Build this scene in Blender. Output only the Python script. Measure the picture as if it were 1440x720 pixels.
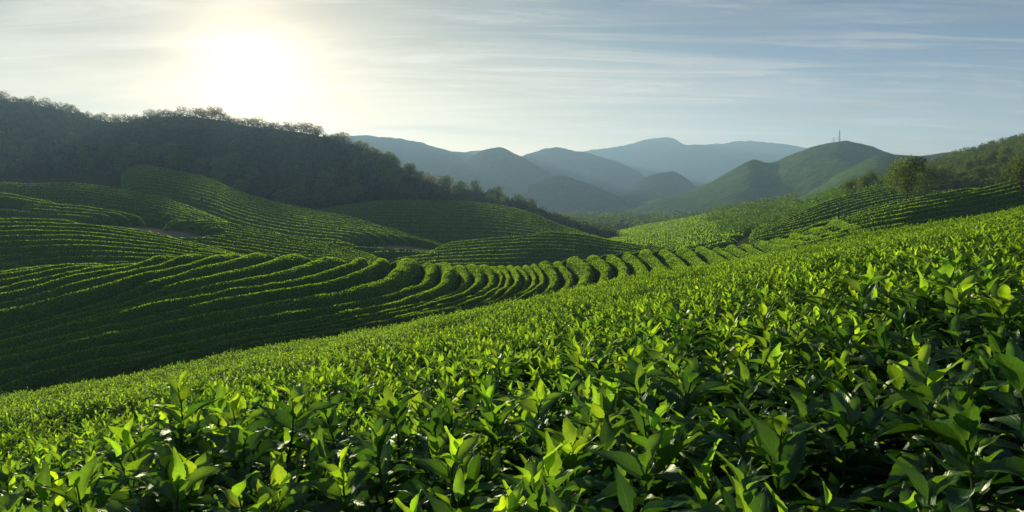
import bpy, math, random
import numpy as np
from mathutils import Vector, Matrix

# ------------------------------------------------------------------ camera, sky, sun, exposure
for o in list(bpy.data.objects):
    bpy.data.objects.remove(o, do_unlink=True)
scene = bpy.context.scene
C = scene.collection
F_PX, PITCH = 955.0, math.atan(98 / 955.0)          # focal length in photo pixels, camera pitch
cam_d = bpy.data.cameras.new('camera')
cam = bpy.data.objects.new('camera', cam_d)
C.objects.link(cam)
cam_d.sensor_width = 36.0
cam_d.lens = F_PX / 1440 * 36
cam_d.clip_start, cam_d.clip_end = 0.02, 20000
cam.location = (0, 0, 0)
cam.rotation_euler = (math.pi / 2 - PITCH, 0, 0)
scene.camera = cam

SUN_AZ, SUN_EL = math.radians(-20.75), math.radians(9.05)   # azimuth from +Y, clockwise positive
SUN_DIR = Vector((math.sin(SUN_AZ) * math.cos(SUN_EL), math.cos(SUN_AZ) * math.cos(SUN_EL), math.sin(SUN_EL)))
EXPOSURE = 1.15
SKY_STRENGTH = 0.05
SUN_STRENGTH = 5.0

sun_d = bpy.data.lights.new('sun', 'SUN')
sun_d.energy = SUN_STRENGTH
sun_d.angle = math.radians(0.5)
sun_d.color = (1.0, 0.82, 0.54)
sun = bpy.data.objects.new('sun', sun_d)
C.objects.link(sun)
sun.rotation_euler = (-SUN_DIR).to_track_quat('-Z', 'Y').to_euler()
sun.location = SUN_DIR * 50

world = bpy.data.worlds.new('World')
scene.world = world
world.use_nodes = True


def build_world():
    nt = world.node_tree
    nt.nodes.clear()
    N, L = nt.nodes.new, nt.links.new
    out = N('ShaderNodeOutputWorld'); bg = N('ShaderNodeBackground')
    bg.inputs['Strength'].default_value = SKY_STRENGTH
    L(bg.outputs[0], out.inputs[0])
    sky = N('ShaderNodeTexSky'); sky.sky_type = 'NISHITA'; sky.sun_disc = False
    sky.sun_elevation = SUN_EL; sky.sun_rotation = SUN_AZ
    sky.altitude = 400; sky.air_density = 0.9; sky.dust_density = 0.55; sky.ozone_density = 4.0
    def vm(op, a, b):
        n = N('ShaderNodeVectorMath'); n.operation = op
        for i, v in enumerate((a, b)):
            if isinstance(v, tuple): n.inputs[i].default_value = v
            else: L(v, n.inputs[i])
        return n.outputs[0]
    tc = N('ShaderNodeTexCoord')
    dot = N('ShaderNodeVectorMath'); dot.operation = 'DOT_PRODUCT'
    L(tc.outputs['Generated'], dot.inputs[0]); dot.inputs[1].default_value = SUN_DIR
    tw = N('ShaderNodeMapRange'); tw.inputs[1].default_value = 0.72; tw.inputs[2].default_value = 1.0
    tw.interpolation_type = 'SMOOTHSTEP'; L(dot.outputs['Value'], tw.inputs[0])
    tm = N('ShaderNodeMix'); tm.data_type = 'RGBA'; L(tw.outputs[0], tm.inputs[0])
    tm.inputs[6].default_value = (0.42, 0.68, 0.97, 1); tm.inputs[7].default_value = (1.0, 0.86, 0.60, 1)   # sky colour graded warmer towards the sun
    tinted = vm('MULTIPLY', sky.outputs[0], tm.outputs[2])
    # soft shoulder: compresses the brightest part of the sky
    soft = vm('DIVIDE', tinted, vm('ADD', vm('MULTIPLY', tinted, (0.065, 0.07, 0.085)), (1.0, 1.0, 1.0)))
    sep = N('ShaderNodeSeparateXYZ'); L(tc.outputs['Generated'], sep.inputs[0])

    def m(op, a, b=None, c=None, clamp=False):
        n = N('ShaderNodeMath'); n.operation = op; n.use_clamp = clamp
        for i, v in enumerate((a, b, c)):
            if v is None: continue
            if isinstance(v, (int, float)): n.inputs[i].default_value = v
            else: L(v, n.inputs[i])
        return n.outputs[0]
    # thin cirrus on a high plane
    zz = m('ADD', m('MAXIMUM', sep.outputs[2], 0.0), 0.10)
    cu, cv = m('DIVIDE', sep.outputs[0], zz), m('DIVIDE', sep.outputs[1], zz)
    comb = N('ShaderNodeCombineXYZ'); L(cu, comb.inputs[0]); L(cv, comb.inputs[1])

    def cloud(scale, rot, loc, detail, rough, lo, hi, dist):
        mp = N('ShaderNodeMapping'); L(comb.outputs[0], mp.inputs[0])
        mp.inputs['Scale'].default_value = scale
        mp.inputs['Rotation'].default_value = (0, 0, rot)
        mp.inputs['Location'].default_value = loc
        nz = N('ShaderNodeTexNoise'); L(mp.outputs[0], nz.inputs['Vector'])
        nz.inputs['Scale'].default_value = 1; nz.inputs['Detail'].default_value = detail
        nz.inputs['Roughness'].default_value = rough; nz.inputs['Distortion'].default_value = dist
        r = N('ShaderNodeMapRange'); r.interpolation_type = 'SMOOTHSTEP'
        r.inputs[1].default_value = lo; r.inputs[2].default_value = hi
        L(nz.outputs[0], r.inputs[0])
        return r.outputs[0]
    big = cloud((0.42, 1.0, 1), math.radians(18), (1.3, 4.2, 0), 7, 0.55, 0.47, 0.74, 0.6)
    fine = cloud((0.55, 3.2, 1), math.radians(24), (5.1, 0.7, 0), 8, 0.68, 0.45, 0.66, 1.6)
    dark = cloud((0.5, 1.1, 1), math.radians(10), (9.4, 2.2, 0), 5, 0.5, 0.50, 0.72, 0.4)
    mask = m('ADD', m('MULTIPLY', big, 0.55), m('MULTIPLY', fine, 0.58), clamp=True)
    d = m('MAXIMUM', dot.outputs['Value'], 0.0)
    g1 = m('MULTIPLY', m('POWER', d, 600.0), 5.0)
    g2 = m('MULTIPLY', m('POWER', d, 170.0), 4.0)
    g3 = m('MULTIPLY', m('POWER', d, 26.0), 1.6)
    glow = m('ADD', g1, m('ADD', g2, g3))
    band = m('MULTIPLY', m('POWER', m('SUBTRACT', 1.0, m('MAXIMUM', sep.outputs[2], 0.0), clamp=True), 11.0), m('ADD', 4.5, m('MULTIPLY', m('POWER', d, 3.0), 19.0)))
    glow = m('ADD', glow, band)
    gcol = N('ShaderNodeMix'); gcol.data_type = 'RGBA'; gcol.blend_type = 'MULTIPLY'
    gcol.inputs[0].default_value = 1
    gcol.inputs[6].default_value = (1.0, 0.76, 0.46, 1)
    L(glow, gcol.inputs[7])
    # cloud colour: sunlit veil, brighter towards the sun
    lum = m('ADD', 4.6, m('MULTIPLY', m('POWER', d, 8.0), 3.0))
    ccol = N('ShaderNodeMix'); ccol.data_type = 'RGBA'; ccol.blend_type = 'MULTIPLY'
    ccol.inputs[0].default_value = 1; ccol.inputs[6].default_value = (1.0, 0.98, 0.93, 1); L(lum, ccol.inputs[7])
    mix = N('ShaderNodeMix'); mix.data_type = 'RGBA'
    L(m('MULTIPLY', mask, 0.78), mix.inputs[0]); L(soft, mix.inputs[6]); L(ccol.outputs[2], mix.inputs[7])
    dk = N('ShaderNodeMix'); dk.data_type = 'RGBA'
    L(m('MULTIPLY', dark, 0.6), dk.inputs[0]); L(mix.outputs[2], dk.inputs[6]); dk.inputs[7].default_value = (1.1, 1.7, 2.5, 1)
    add = N('ShaderNodeMix'); add.data_type = 'RGBA'; add.blend_type = 'ADD'; add.inputs[0].default_value = 1
    L(dk.outputs[2], add.inputs[6]); L(gcol.outputs[2], add.inputs[7])
    L(add.outputs[2], bg.inputs['Color'])


build_world()
scene.view_settings.view_transform = 'Standard'
scene.view_settings.look = 'None'
scene.view_settings.exposure = EXPOSURE
scene.view_settings.gamma = 1
scene.view_settings.use_curve_mapping = False
cy = scene.cycles
cy.use_denoising = True
cy.max_bounces = 6; cy.diffuse_bounces = 3; cy.glossy_bounces = 2; cy.transmission_bounces = 4
cy.volume_bounces = 0; cy.transparent_max_bounces = 4
cy.sample_clamp_indirect = 4.0

# ------------------------------------------------------------------ helpers
rng = np.random.default_rng(7)
random.seed(7)
CP, SP = math.cos(PITCH), math.sin(PITCH)


def ray(px, py):
    """a photo pixel -> (x/y, z/y) of its ray"""
    px, py = np.asarray(px, float), np.asarray(py, float)
    cx, cyy = (px - 720) / F_PX, (360 - py) / F_PX
    yy = CP + cyy * SP
    return cx / yy, (-SP + cyy * CP) / yy


def hash2(i, j, s):
    h = (i * 374761393 + j * 668265263 + s * 974634777) & 0xFFFFFFFF
    h = ((h ^ (h >> 13)) * 1274126177) & 0xFFFFFFFF
    return ((h ^ (h >> 16)) & 0xFFFFFF) / 0xFFFFFF


def vnoise(x, y, s=0):
    x, y = np.asarray(x, float), np.asarray(y, float)
    i, j = np.floor(x).astype(np.int64), np.floor(y).astype(np.int64)
    u, v = x - i, y - j
    u, v = u * u * (3 - 2 * u), v * v * (3 - 2 * v)
    a, b = hash2(i, j, s), hash2(i + 1, j, s)
    c, d = hash2(i, j + 1, s), hash2(i + 1, j + 1, s)
    return (a + (b - a) * u) * (1 - v) + (c + (d - c) * u) * v - 0.5


def fbm(x, y, s=0, o=4, g=0.5):
    t, amp = 0, 1
    for k in range(o):
        t = t + amp * vnoise(x * 2 ** k + 17.3 * k, y * 2 ** k - 9.1 * k, s + k)
        amp *= g
    return t


def pchip(xs, ys):
    xs, ys = np.asarray(xs, float), np.asarray(ys, float)
    h = np.diff(xs); dl = np.diff(ys) / h
    m = np.zeros_like(ys)
    for k in range(1, len(xs) - 1):
        if dl[k - 1] * dl[k] > 0:
            w1, w2 = 2 * h[k] + h[k - 1], h[k] + 2 * h[k - 1]
            m[k] = (w1 + w2) / (w1 / dl[k - 1] + w2 / dl[k])
    m[0], m[-1] = dl[0], dl[-1]

    def f(x):
        x = np.clip(x, xs[0], xs[-1])
        k = np.clip(np.searchsorted(xs, x) - 1, 0, len(xs) - 2)
        hh = h[k]; t = (x - xs[k]) / hh
        return ((1 + 2 * t) * (1 - t) ** 2 * ys[k] + t * (1 - t) ** 2 * hh * m[k]
                + t * t * (3 - 2 * t) * ys[k + 1] + t * t * (t - 1) * hh * m[k + 1])
    return f


def mesh_np(name, V, faces, mats, mat_idx=None, tint=None, uv=None, smooth=True):
    """faces: list of (n,k) int arrays; mat_idx: list of ints beside them"""
    me = bpy.data.meshes.new(name)
    V = np.ascontiguousarray(V, dtype=np.float32)
    me.vertices.add(len(V)); me.vertices.foreach_set('co', V.ravel())
    faces = [np.asarray(f, dtype=np.int32) for f in faces if len(f)]
    loops = np.concatenate([f.ravel() for f in faces])
    sizes = np.concatenate([np.full(len(f), f.shape[1], np.int32) for f in faces])
    starts = np.concatenate([[0], np.cumsum(sizes)[:-1]]).astype(np.int32)
    me.loops.add(len(loops)); me.loops.foreach_set('vertex_index', loops)
    me.polygons.add(len(sizes)); me.polygons.foreach_set('loop_start', starts)
    me.polygons.foreach_set('loop_total', sizes)
    for m_ in mats: me.materials.append(m_)
    if mat_idx is not None:
        me.polygons.foreach_set('material_index', np.concatenate([np.full(len(f), i, np.int32) for f, i in zip(faces, mat_idx)]))
    if tint is not None:
        at = me.attributes.new('tint', 'FLOAT_COLOR', 'POINT')
        at.data.foreach_set('color', np.ascontiguousarray(tint, dtype=np.float32).ravel())
    if uv is not None:
        ul = me.uv_layers.new(name='UVMap')
        ul.data.foreach_set('uv', np.ascontiguousarray(uv[loops], dtype=np.float32).ravel())
    me.update(calc_edges=True)
    me.polygons.foreach_set('use_smooth', np.full(len(sizes), smooth))
    me.validate()
    return me


def link(name, me, parent=None, loc=None):
    o = bpy.data.objects.new(name, me)
    C.objects.link(o)
    if parent is not None: o.parent = parent
    if loc is not None: o.location = loc
    return o


def tag(o, label=None, cat=None, group=None, kind=None):
    if label: o['label'] = label
    if cat: o['category'] = cat
    if group: o['group'] = group
    if kind: o['kind'] = kind
    return o


def empty(name, loc=(0, 0, 0)):
    o = bpy.data.objects.new(name, None)
    o.empty_display_size = 0.2
    C.objects.link(o); o.location = loc
    return o


def grid_faces(nu, nv):
    i = np.arange(nu - 1)[:, None] * nv + np.arange(nv - 1)[None, :]
    return np.stack([i, i + nv, i + nv + 1, i + 1], -1).reshape(-1, 4)


class Bag:
    """collects vertices, faces, tints and uvs of several pieces into one mesh"""
    def __init__(s): s.V, s.F, s.M, s.T, s.U, s.n = [], [], [], [], [], 0

    def add(s, V, F, mat=0, tint=(0.05, 0.08, 0.03, 0), uv=None):
        n = len(V)
        s.V.append(V); s.F.append(np.asarray(F) + s.n); s.M.append(mat)
        t = np.asarray(tint, float)
        s.T.append(np.broadcast_to(t, (n, 4)) if t.ndim == 1 else t)
        s.U.append(np.zeros((n, 2)) if uv is None else uv)
        s.n += n

    def mesh(s, name, mats, smooth=True):
        return mesh_np(name, np.concatenate(s.V), s.F, mats, s.M, np.concatenate(s.T), np.concatenate(s.U), smooth)


ONES = ['first', 'second', 'third', 'fourth', 'fifth', 'sixth', 'seventh', 'eighth', 'ninth', 'tenth', 'eleventh', 'twelfth',
        'thirteenth', 'fourteenth', 'fifteenth', 'sixteenth', 'seventeenth', 'eighteenth', 'nineteenth']
TENS = {20: 'twent', 30: 'thirt', 40: 'fort', 50: 'fift', 60: 'sixt', 70: 'sevent', 80: 'eight', 90: 'ninet'}


def ordinal(n):
    if n < 20: return ONES[n - 1]
    t, r = n // 10 * 10, n % 10
    return TENS[t] + 'ieth' if r == 0 else TENS[t] + 'y-' + ONES[r - 1]


# ------------------------------------------------------------------ materials
def new_mat(name):
    m = bpy.data.materials.new(name); m.use_nodes = True
    nt = m.node_tree; nt.nodes.clear()
    return m, nt, nt.nodes.new, nt.links.new


def leaf_material(name, rough=0.42, veins=True, trans=0.6, spec=0.038):
    m, nt, N, L = new_mat(name)
    out = N('ShaderNodeOutputMaterial')
    at = N('ShaderNodeAttribute'); at.attribute_name = 'tint'
    p = N('ShaderNodeBsdfPrincipled'); p.inputs['Roughness'].default_value = rough
    p.inputs['Specular IOR Level'].default_value = 0.0
    tr = N('ShaderNodeBsdfTranslucent')
    mx = N('ShaderNodeMixShader')
    col = at.outputs['Color']
    if veins:
        uv = N('ShaderNodeUVMap'); uv.uv_map = 'UVMap'
        sp = N('ShaderNodeSeparateXYZ'); L(uv.outputs[0], sp.inputs[0])

        def mm(op, a, b=None, clamp=False):
            n = N('ShaderNodeMath'); n.operation = op; n.use_clamp = clamp
            for i, v in enumerate((a, b)):
                if v is None: continue
                if isinstance(v, (int, float)): n.inputs[i].default_value = v
                else: L(v, n.inputs[i])
            return n.outputs[0]
        av = mm('ABSOLUTE', mm('SUBTRACT', sp.outputs[1], 0.5))
        mid = mm('SUBTRACT', 1.0, mm('MULTIPLY', av, 22.0), clamp=True)
        lat = mm('SINE', mm('MULTIPLY', mm('SUBTRACT', sp.outputs[0], mm('MULTIPLY', av, 0.55)), 62.0))
        lat2 = mm('POWER', mm('MAXIMUM', lat, 0.0), 6.0)
        vein = mm('ADD', mm('MULTIPLY', mid, 0.8), mm('MULTIPLY', lat2, 0.30), clamp=True)
        nz = N('ShaderNodeTexNoise'); nz.inputs['Scale'].default_value = 30; nz.inputs['Detail'].default_value = 3
        hsv = N('ShaderNodeHueSaturation'); L(col, hsv.inputs['Color'])
        L(mm('ADD', 0.68, mm('MULTIPLY', nz.outputs[0], 0.64)), hsv.inputs['Value'])
        vm = N('ShaderNodeMix'); vm.data_type = 'RGBA'; vm.blend_type = 'ADD'
        L(mm('MULTIPLY', vein, 0.35), vm.inputs[0]); L(hsv.outputs[0], vm.inputs[6]); vm.inputs[7].default_value = (0.10, 0.14, 0.05, 1)
        col = vm.outputs[2]
        bp = N('ShaderNodeBump'); bp.inputs['Strength'].default_value = 0.18; bp.inputs['Distance'].default_value = 0.002
        L(mm('SUBTRACT', mm('MULTIPLY', lat, 0.5), mid), bp.inputs['Height'])
        L(bp.outputs[0], p.inputs['Normal'])
        rr = mm('ADD', rough - 0.08, mm('MULTIPLY', nz.outputs[0], 0.2))
        
    L(col, p.inputs['Base Color'])
    tc = N('ShaderNodeMix'); tc.data_type = 'RGBA'; tc.blend_type = 'MULTIPLY'; tc.inputs[0].default_value = 1
    L(col, tc.inputs[6]); tc.inputs[7].default_value = (2.6, 2.5, 0.8, 1)
    L(tc.outputs[2], tr.inputs['Color'])
    f = N('ShaderNodeMath'); f.operation = 'MULTIPLY'; L(at.outputs['Alpha'], f.inputs[0]); f.inputs[1].default_value = trans
    L(f.outputs[0], mx.inputs[0]); L(p.outputs[0], mx.inputs[1]); L(tr.outputs[0], mx.inputs[2])
    gl = N('ShaderNodeBsdfGlossy'); gl.inputs['Roughness'].default_value = rough; gl.inputs['Color'].default_value = (0.86, 1.0, 0.92, 1)
    if veins: L(bp.outputs[0], gl.inputs['Normal'])
    gm = N('ShaderNodeMixShader'); gm.inputs[0].default_value = spec
    L(mx.outputs[0], gm.inputs[1]); L(gl.outputs[0], gm.inputs[2])
    L(gm.outputs[0], out.inputs['Surface'])
    return m


def noise_material(name, cols, scales, rough=0.9, bump=0.0, bump_scale=3.0, bump_dist=0.3, attr=None, attr_col=None):
    m, nt, N, L = new_mat(name)
    out = N('ShaderNodeOutputMaterial'); p = N('ShaderNodeBsdfPrincipled')
    p.inputs['Roughness'].default_value = rough; p.inputs['Specular IOR Level'].default_value = 0.0
    geo = N('ShaderNodeNewGeometry')
    prev = None
    for k, (sc, (c0, c1)) in enumerate(zip(scales, cols)):
        nz = N('ShaderNodeTexNoise'); nz.inputs['Scale'].default_value = sc; nz.inputs['Detail'].default_value = 5
        nz.inputs['Roughness'].default_value = 0.65
        L(geo.outputs['Position'], nz.inputs['Vector'])
        r = N('ShaderNodeValToRGB'); L(nz.outputs[0], r.inputs[0])
        r.color_ramp.elements[0].position, r.color_ramp.elements[1].position = 0.35, 0.65
        r.color_ramp.elements[0].color, r.color_ramp.elements[1].color = (*c0, 1), (*c1, 1)
        if prev is None: prev = r.outputs[0]
        else:
            x = N('ShaderNodeMix'); x.data_type = 'RGBA'; x.inputs[0].default_value = 0.5
            L(prev, x.inputs[6]); L(r.outputs[0], x.inputs[7]); prev = x.outputs[2]
    if attr:
        a = N('ShaderNodeAttribute'); a.attribute_name = attr
        x = N('ShaderNodeMix'); x.data_type = 'RGBA'
        L(a.outputs['Fac'], x.inputs[0]); L(prev, x.inputs[6]); x.inputs[7].default_value = (*attr_col, 1); prev = x.outputs[2]
    L(prev, p.inputs['Base Color'])
    if bump:
        nb = N('ShaderNodeTexNoise'); nb.inputs['Scale'].default_value = bump_scale; nb.inputs['Detail'].default_value = 6
        L(geo.outputs['Position'], nb.inputs['Vector'])
        b = N('ShaderNodeBump'); b.inputs['Strength'].default_value = bump; b.inputs['Distance'].default_value = bump_dist
        L(nb.outputs[0], b.inputs['Height']); L(b.outputs[0], p.inputs['Normal'])
    L(p.outputs[0], out.inputs['Surface'])
    return m


M_LEAF = leaf_material('tea_leaf')
M_FARLEAF = leaf_material('clipped_leaf', rough=0.6, veins=False, trans=0.8, spec=0.01)
M_TREELEAF = leaf_material('tree_leaf', rough=0.6, veins=False, trans=0.5, spec=0.01)
M_STEM = noise_material('green_stem', [((0.06, 0.10, 0.02), (0.10, 0.12, 0.03))], [40], rough=0.6)
M_BARK = noise_material('bark', [((0.05, 0.035, 0.022), (0.10, 0.075, 0.05))], [6], rough=0.9, bump=0.5, bump_scale=12, bump_dist=0.03)
M_HEDGE = noise_material('hedge_body', [((0.028, 0.075, 0.013), (0.058, 0.13, 0.022)), ((0.03, 0.08, 0.015), (0.062, 0.14, 0.022))], [9, 1.2],
                         rough=0.75, bump=0.9, bump_scale=11, bump_dist=0.12)
M_GROUND = noise_material('earth_and_weeds', [((0.024, 0.032, 0.012), (0.045, 0.06, 0.018)), ((0.026, 0.028, 0.014), (0.045, 0.06, 0.018))], [0.15, 1.5],
                          rough=0.95, bump=0.6, bump_scale=2.5, bump_dist=0.25, attr='soil', attr_col=(0.20, 0.165, 0.125))
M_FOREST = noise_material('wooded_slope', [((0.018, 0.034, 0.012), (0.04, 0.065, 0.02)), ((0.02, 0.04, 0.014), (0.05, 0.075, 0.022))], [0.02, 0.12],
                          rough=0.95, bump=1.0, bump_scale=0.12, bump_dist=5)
M_GRASSHILL = noise_material('grassy_slope', [((0.045, 0.09, 0.022), (0.10, 0.16, 0.035)), ((0.03, 0.065, 0.018), (0.09, 0.15, 0.03))], [0.012, 0.08],
                             rough=0.95, bump=0.8, bump_scale=0.15, bump_dist=3)
M_METAL = noise_material('weathered_steel', [((0.16, 0.16, 0.16), (0.24, 0.23, 0.22))], [2], rough=0.5)


# ------------------------------------------------------------------ the land
class Patch:
    """a slope seen from the path: a foot line and a crest line, each (photo column, photo row, distance)"""
    def __init__(s, top, bot, bulge=0.45, back=0.30, side=0.5, drop=0.0):
        for nm, pts in (('T', top), ('B', bot)):
            p = np.array(pts, float)
            a, e = ray(p[:, 0], p[:, 1])
            o = np.argsort(a); a, e, d = a[o], e[o], p[o, 2]
            setattr(s, 'y' + nm, pchip(a, d)); setattr(s, 'z' + nm, pchip(a, e * d - drop))
            setattr(s, 'r' + nm, (a[0], a[-1]))
        s.a0, s.a1 = max(s.rT[0], s.rB[0]), min(s.rT[1], s.rB[1])
        s.bulge, s.back, s.side = bulge, back, side

    def z(s, a, y):
        yB, zB, yT, zT = s.yB(a), s.zB(a), s.yT(a), s.zT(a)
        t = (y - yB) / (yT - yB); b = s.bulge
        sl = (zT - zB) / (yT - yB)
        zin = zB + (zT - zB) * (t + b * t * (1 - t))
        zf = zB + np.maximum(sl * (1 + b), 0.15) * (y - yB)
        u = np.maximum(y - yT, 0)
        s1 = sl * (1 - b); Lb = 0.35 * (yT - yB) + 1.0
        cc = (s1 + s.back) / Lb
        zb = np.where(u < Lb, zT + s1 * u - 0.5 * cc * u * u, zT + s1 * Lb - 0.5 * cc * Lb * Lb - s.back * (u - Lb))
        z = np.where(t < 0, zf, np.where(t <= 1, zin, zb))
        over = np.maximum(s.a0 - a, 0) + np.maximum(a - s.a1, 0)
        return z - s.side * over * y

    def hit(s, px, py, y0, y1):
        """pixel -> (x, y) on this slope"""
        a, e = ray(px, py)
        ys = np.linspace(y0, y1, 900)
        g = s.z(np.full_like(ys, a), ys) - e * ys
        k = np.argmax(g >= 0)
        if g[k] < 0: k = int(np.argmax(g))
        elif k > 0:
            f = g[k - 1] / (g[k - 1] - g[k]); yy = ys[k - 1] + f * (ys[k] - ys[k - 1]); return a * yy, yy
        return a * ys[k], ys[k]


P = {}
P['knoll'] = Patch(
    [(-260, 420, 40), (-120, 402, 41), (0, 389, 42), (150, 371, 43), (350, 362, 45), (480, 364, 47), (560, 366, 50), (700, 367, 55), (800, 363, 58), (920, 351, 60), (1000, 344, 60), (1100, 331, 60), (1160, 322, 59), (1240, 300, 58)],
    [(-260, 610, 22), (0, 562, 25), (180, 535, 26.5), (350, 500, 28.5), (480, 478, 31), (600, 446, 35.5), (700, 425, 42), (800, 405, 44), (900, 390, 45), (1000, 370, 46), (1100, 357, 47), (1240, 335, 46)], drop=1.2)
P['right_terraces'] = Patch(
    [(1090, 334, 66), (1150, 316, 65), (1200, 302, 64), (1270, 284, 64), (1340, 271, 64), (1440, 249, 65), (1600, 215, 66)],
    [(1090, 352, 49), (1150, 343, 47), (1250, 327, 46), (1300, 319, 53), (1350, 312, 56), (1440, 300, 57), (1600, 280, 57)], bulge=0.35, drop=0.8)
P['lobe_a'] = Patch(
    [(-260, 300, 68), (0, 307, 67), (60, 309, 67), (110, 312, 67), (200, 326, 65), (300, 346, 62), (370, 361, 58), (430, 380, 55)],
    [(-260, 420, 46), (0, 402, 47), (120, 392, 48), (250, 384, 48), (370, 378, 47), (430, 392, 46)], bulge=0.35, drop=1.0)
P['lobe_b'] = Patch(
    [(200, 330, 84), (240, 311, 86), (290, 311, 86), (340, 319, 84), (420, 335, 80), (500, 352, 75), (550, 364, 70)],
    [(200, 350, 68), (280, 352, 67), (340, 362, 65), (420, 374, 62), (550, 380, 60)], bulge=0.35, drop=0.9)
P['lobe_c'] = Patch(
    [(-260, 262, 104), (0, 273, 100), (60, 283, 98), (140, 292, 96), (200, 305, 92), (230, 312, 88), (280, 330, 84)],
    [(-260, 325, 87), (0, 312, 86), (60, 314, 85), (140, 318, 83), (230, 330, 79), (280, 340, 76)], bulge=0.3, drop=1.2)
P['lobe_d'] = Patch(
    [(-260, 258, 128), (0, 258.5, 126), (100, 257, 124), (160, 265, 120), (220, 277, 114), (280, 296, 106), (340, 316, 98)],
    [(-260, 300, 106), (0, 290, 108), (100, 290, 106), (180, 302, 100), (280, 318, 92), (340, 330, 89)], bulge=0.3, drop=1.2)
P['lobe_e'] = Patch(
    [(170, 240, 160), (200, 234, 158), (240, 240, 154), (300, 254, 148), (330, 268, 142), (400, 288, 132), (480, 304, 122), (540, 318, 112), (600, 332, 104), (660, 345, 96)],
    [(170, 290, 117), (250, 305, 108), (350, 330, 95), (450, 345, 88), (540, 352, 84), (600, 352, 83), (660, 356, 82)], bulge=0.25, drop=1.5)
P['lobe_f'] = Patch(
    [(420, 300, 172), (480, 290, 172), (550, 283, 170), (640, 284, 165), (700, 290, 158), (740, 299, 150), (800, 319, 136), (860, 333, 124), (930, 347, 112), (990, 362, 104)],
    [(420, 330, 132), (480, 332, 129), (560, 338, 126), (650, 341, 123), (740, 342, 118), (830, 346, 109), (930, 354, 99), (990, 366, 94)], bulge=0.3, drop=1.5)
P['lobe_g'] = Patch(
    [(520, 362, 88), (570, 352, 92), (640, 341, 96), (700, 334, 97), (780, 328.5, 98), (850, 334, 95), (930, 347.5, 88), (980, 360, 82)],
    [(520, 385, 66), (570, 382, 66), (640, 380, 70), (700, 378, 77), (780, 374, 82), (850, 372, 82), (930, 366, 76), (980, 372, 72)], bulge=0.25, drop=1.1)
P['dark_hill'] = Patch(
    [(-300, 112, 411), (-150, 122, 403), (0, 137, 394), (50, 144, 386), (100, 154, 378), (150, 167, 369), (180, 168, 361), (230, 160, 352), (290, 163, 344), (350, 174, 336), (430, 184, 319), (500, 204, 294), (560, 236, 268), (610, 262, 276), (690, 275, 241), (740, 292, 225), (800, 314, 207), (870, 333, 184)],
    [(-300, 262, 215), (0, 258, 220), (200, 256, 215), (300, 280, 205), (400, 302, 200), (500, 302, 198), (600, 296, 198), (700, 303, 195), (800, 324, 178), (870, 338, 160)], bulge=0.35, drop=1.6)
P['meadow'] = Patch(
    [(820, 336, 250), (860, 324, 255), (900, 314, 255), (960, 303, 250), (1010, 294, 250), (1060, 286, 250), (1120, 275, 250)],
    [(820, 350, 110), (860, 347, 108), (930, 349, 102), (1000, 342, 92), (1060, 332, 92), (1120, 322, 95)], bulge=0.15, drop=1.0)
P['shrub_bank'] = Patch(
    [(1010, 332, 140), (1040, 320, 145), (1080, 305, 155), (1120, 290, 162), (1180, 268, 170), (1250, 250, 175), (1300, 245, 175)],
    [(1010, 338, 105), (1040, 326, 105), (1100, 316, 106), (1140, 304, 106), (1190, 286, 107), (1250, 270, 107), (1300, 266, 107)], bulge=0.3, drop=0.8)
P['right_lobe'] = Patch(
    [(1050, 322, 94), (1090, 312, 97), (1130, 296, 100), (1160, 284, 102), (1210, 271, 104), (1270, 262, 104), (1310, 268, 102), (1440, 258, 102), (1600, 240, 102)],
    [(1050, 334, 78), (1090, 330, 79), (1160, 322, 84), (1200, 309, 86), (1270, 290, 89), (1310, 284, 89), (1440, 268, 92), (1600, 250, 92)], bulge=0.35, drop=1.2)
P['right_hill'] = Patch(
    [(1180, 272, 190), (1240, 248, 205), (1290, 231, 225), (1340, 213, 240), (1440, 187, 250), (1700, 140, 260)],
    [(1180, 285, 118), (1240, 272, 114), (1290, 268, 112), (1340, 264, 110), (1440, 252, 106), (1700, 235, 104)], bulge=0.3, drop=2.0)

CREST = 24.0
CANOPY = 0.62


def slope_plane(x, y):
    """top of the tea canopy on the near slope before bumps"""
    yc = CREST + 0.10 * x
    u = np.maximum(y - yc, 0)
    return 0.19 * x - 0.157 * y - 0.42 - 0.030 * np.minimum(u, 14) ** 2 - 0.84 * np.maximum(u - 14, 0)


def canopy_top(x, y):
    b = 0.15 * fbm(x * 0.9, y * 0.9, 3, 3) * np.clip(y / 4, 0.5, 1) + 0.22 * fbm(x * 0.22, y * 0.22, 9, 2) * np.clip((y - 2) / 6, 0, 1)
    b = b + 0.27 * np.exp(-(((x + 0.80) / 0.42) ** 2 + ((y - 1.45) / 0.5) ** 2))
    b = b + 0.10 * np.exp(-(((x - 1.5) / 0.5) ** 2 + ((y - 2.3) / 0.5) ** 2))
    return slope_plane(x, y) + b


def base_z(a, y):
    return np.where(y < 60, -11.5 - 0.03 * (y - 30), -12.4 - 0.022 * (y - 60))


def land_z(a, y):
    a, y = np.asarray(a, float), np.asarray(y, float)
    z = np.maximum(base_z(a, y), -40.0)
    for p in P.values(): z = np.maximum(z, p.z(a, y))
    z = np.maximum(z, slope_plane(a * y, y) - CANOPY)
    return z


def land_xy(x, y): return land_z(x / y, y)


# soil patches: (column, row, x radius px, y radius px)
SOIL = [(8, 300, 26, 9), (180, 326, 62, 8), (262, 337, 46, 8), (555, 354, 62, 10), (222, 329, 60, 6)]


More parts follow.
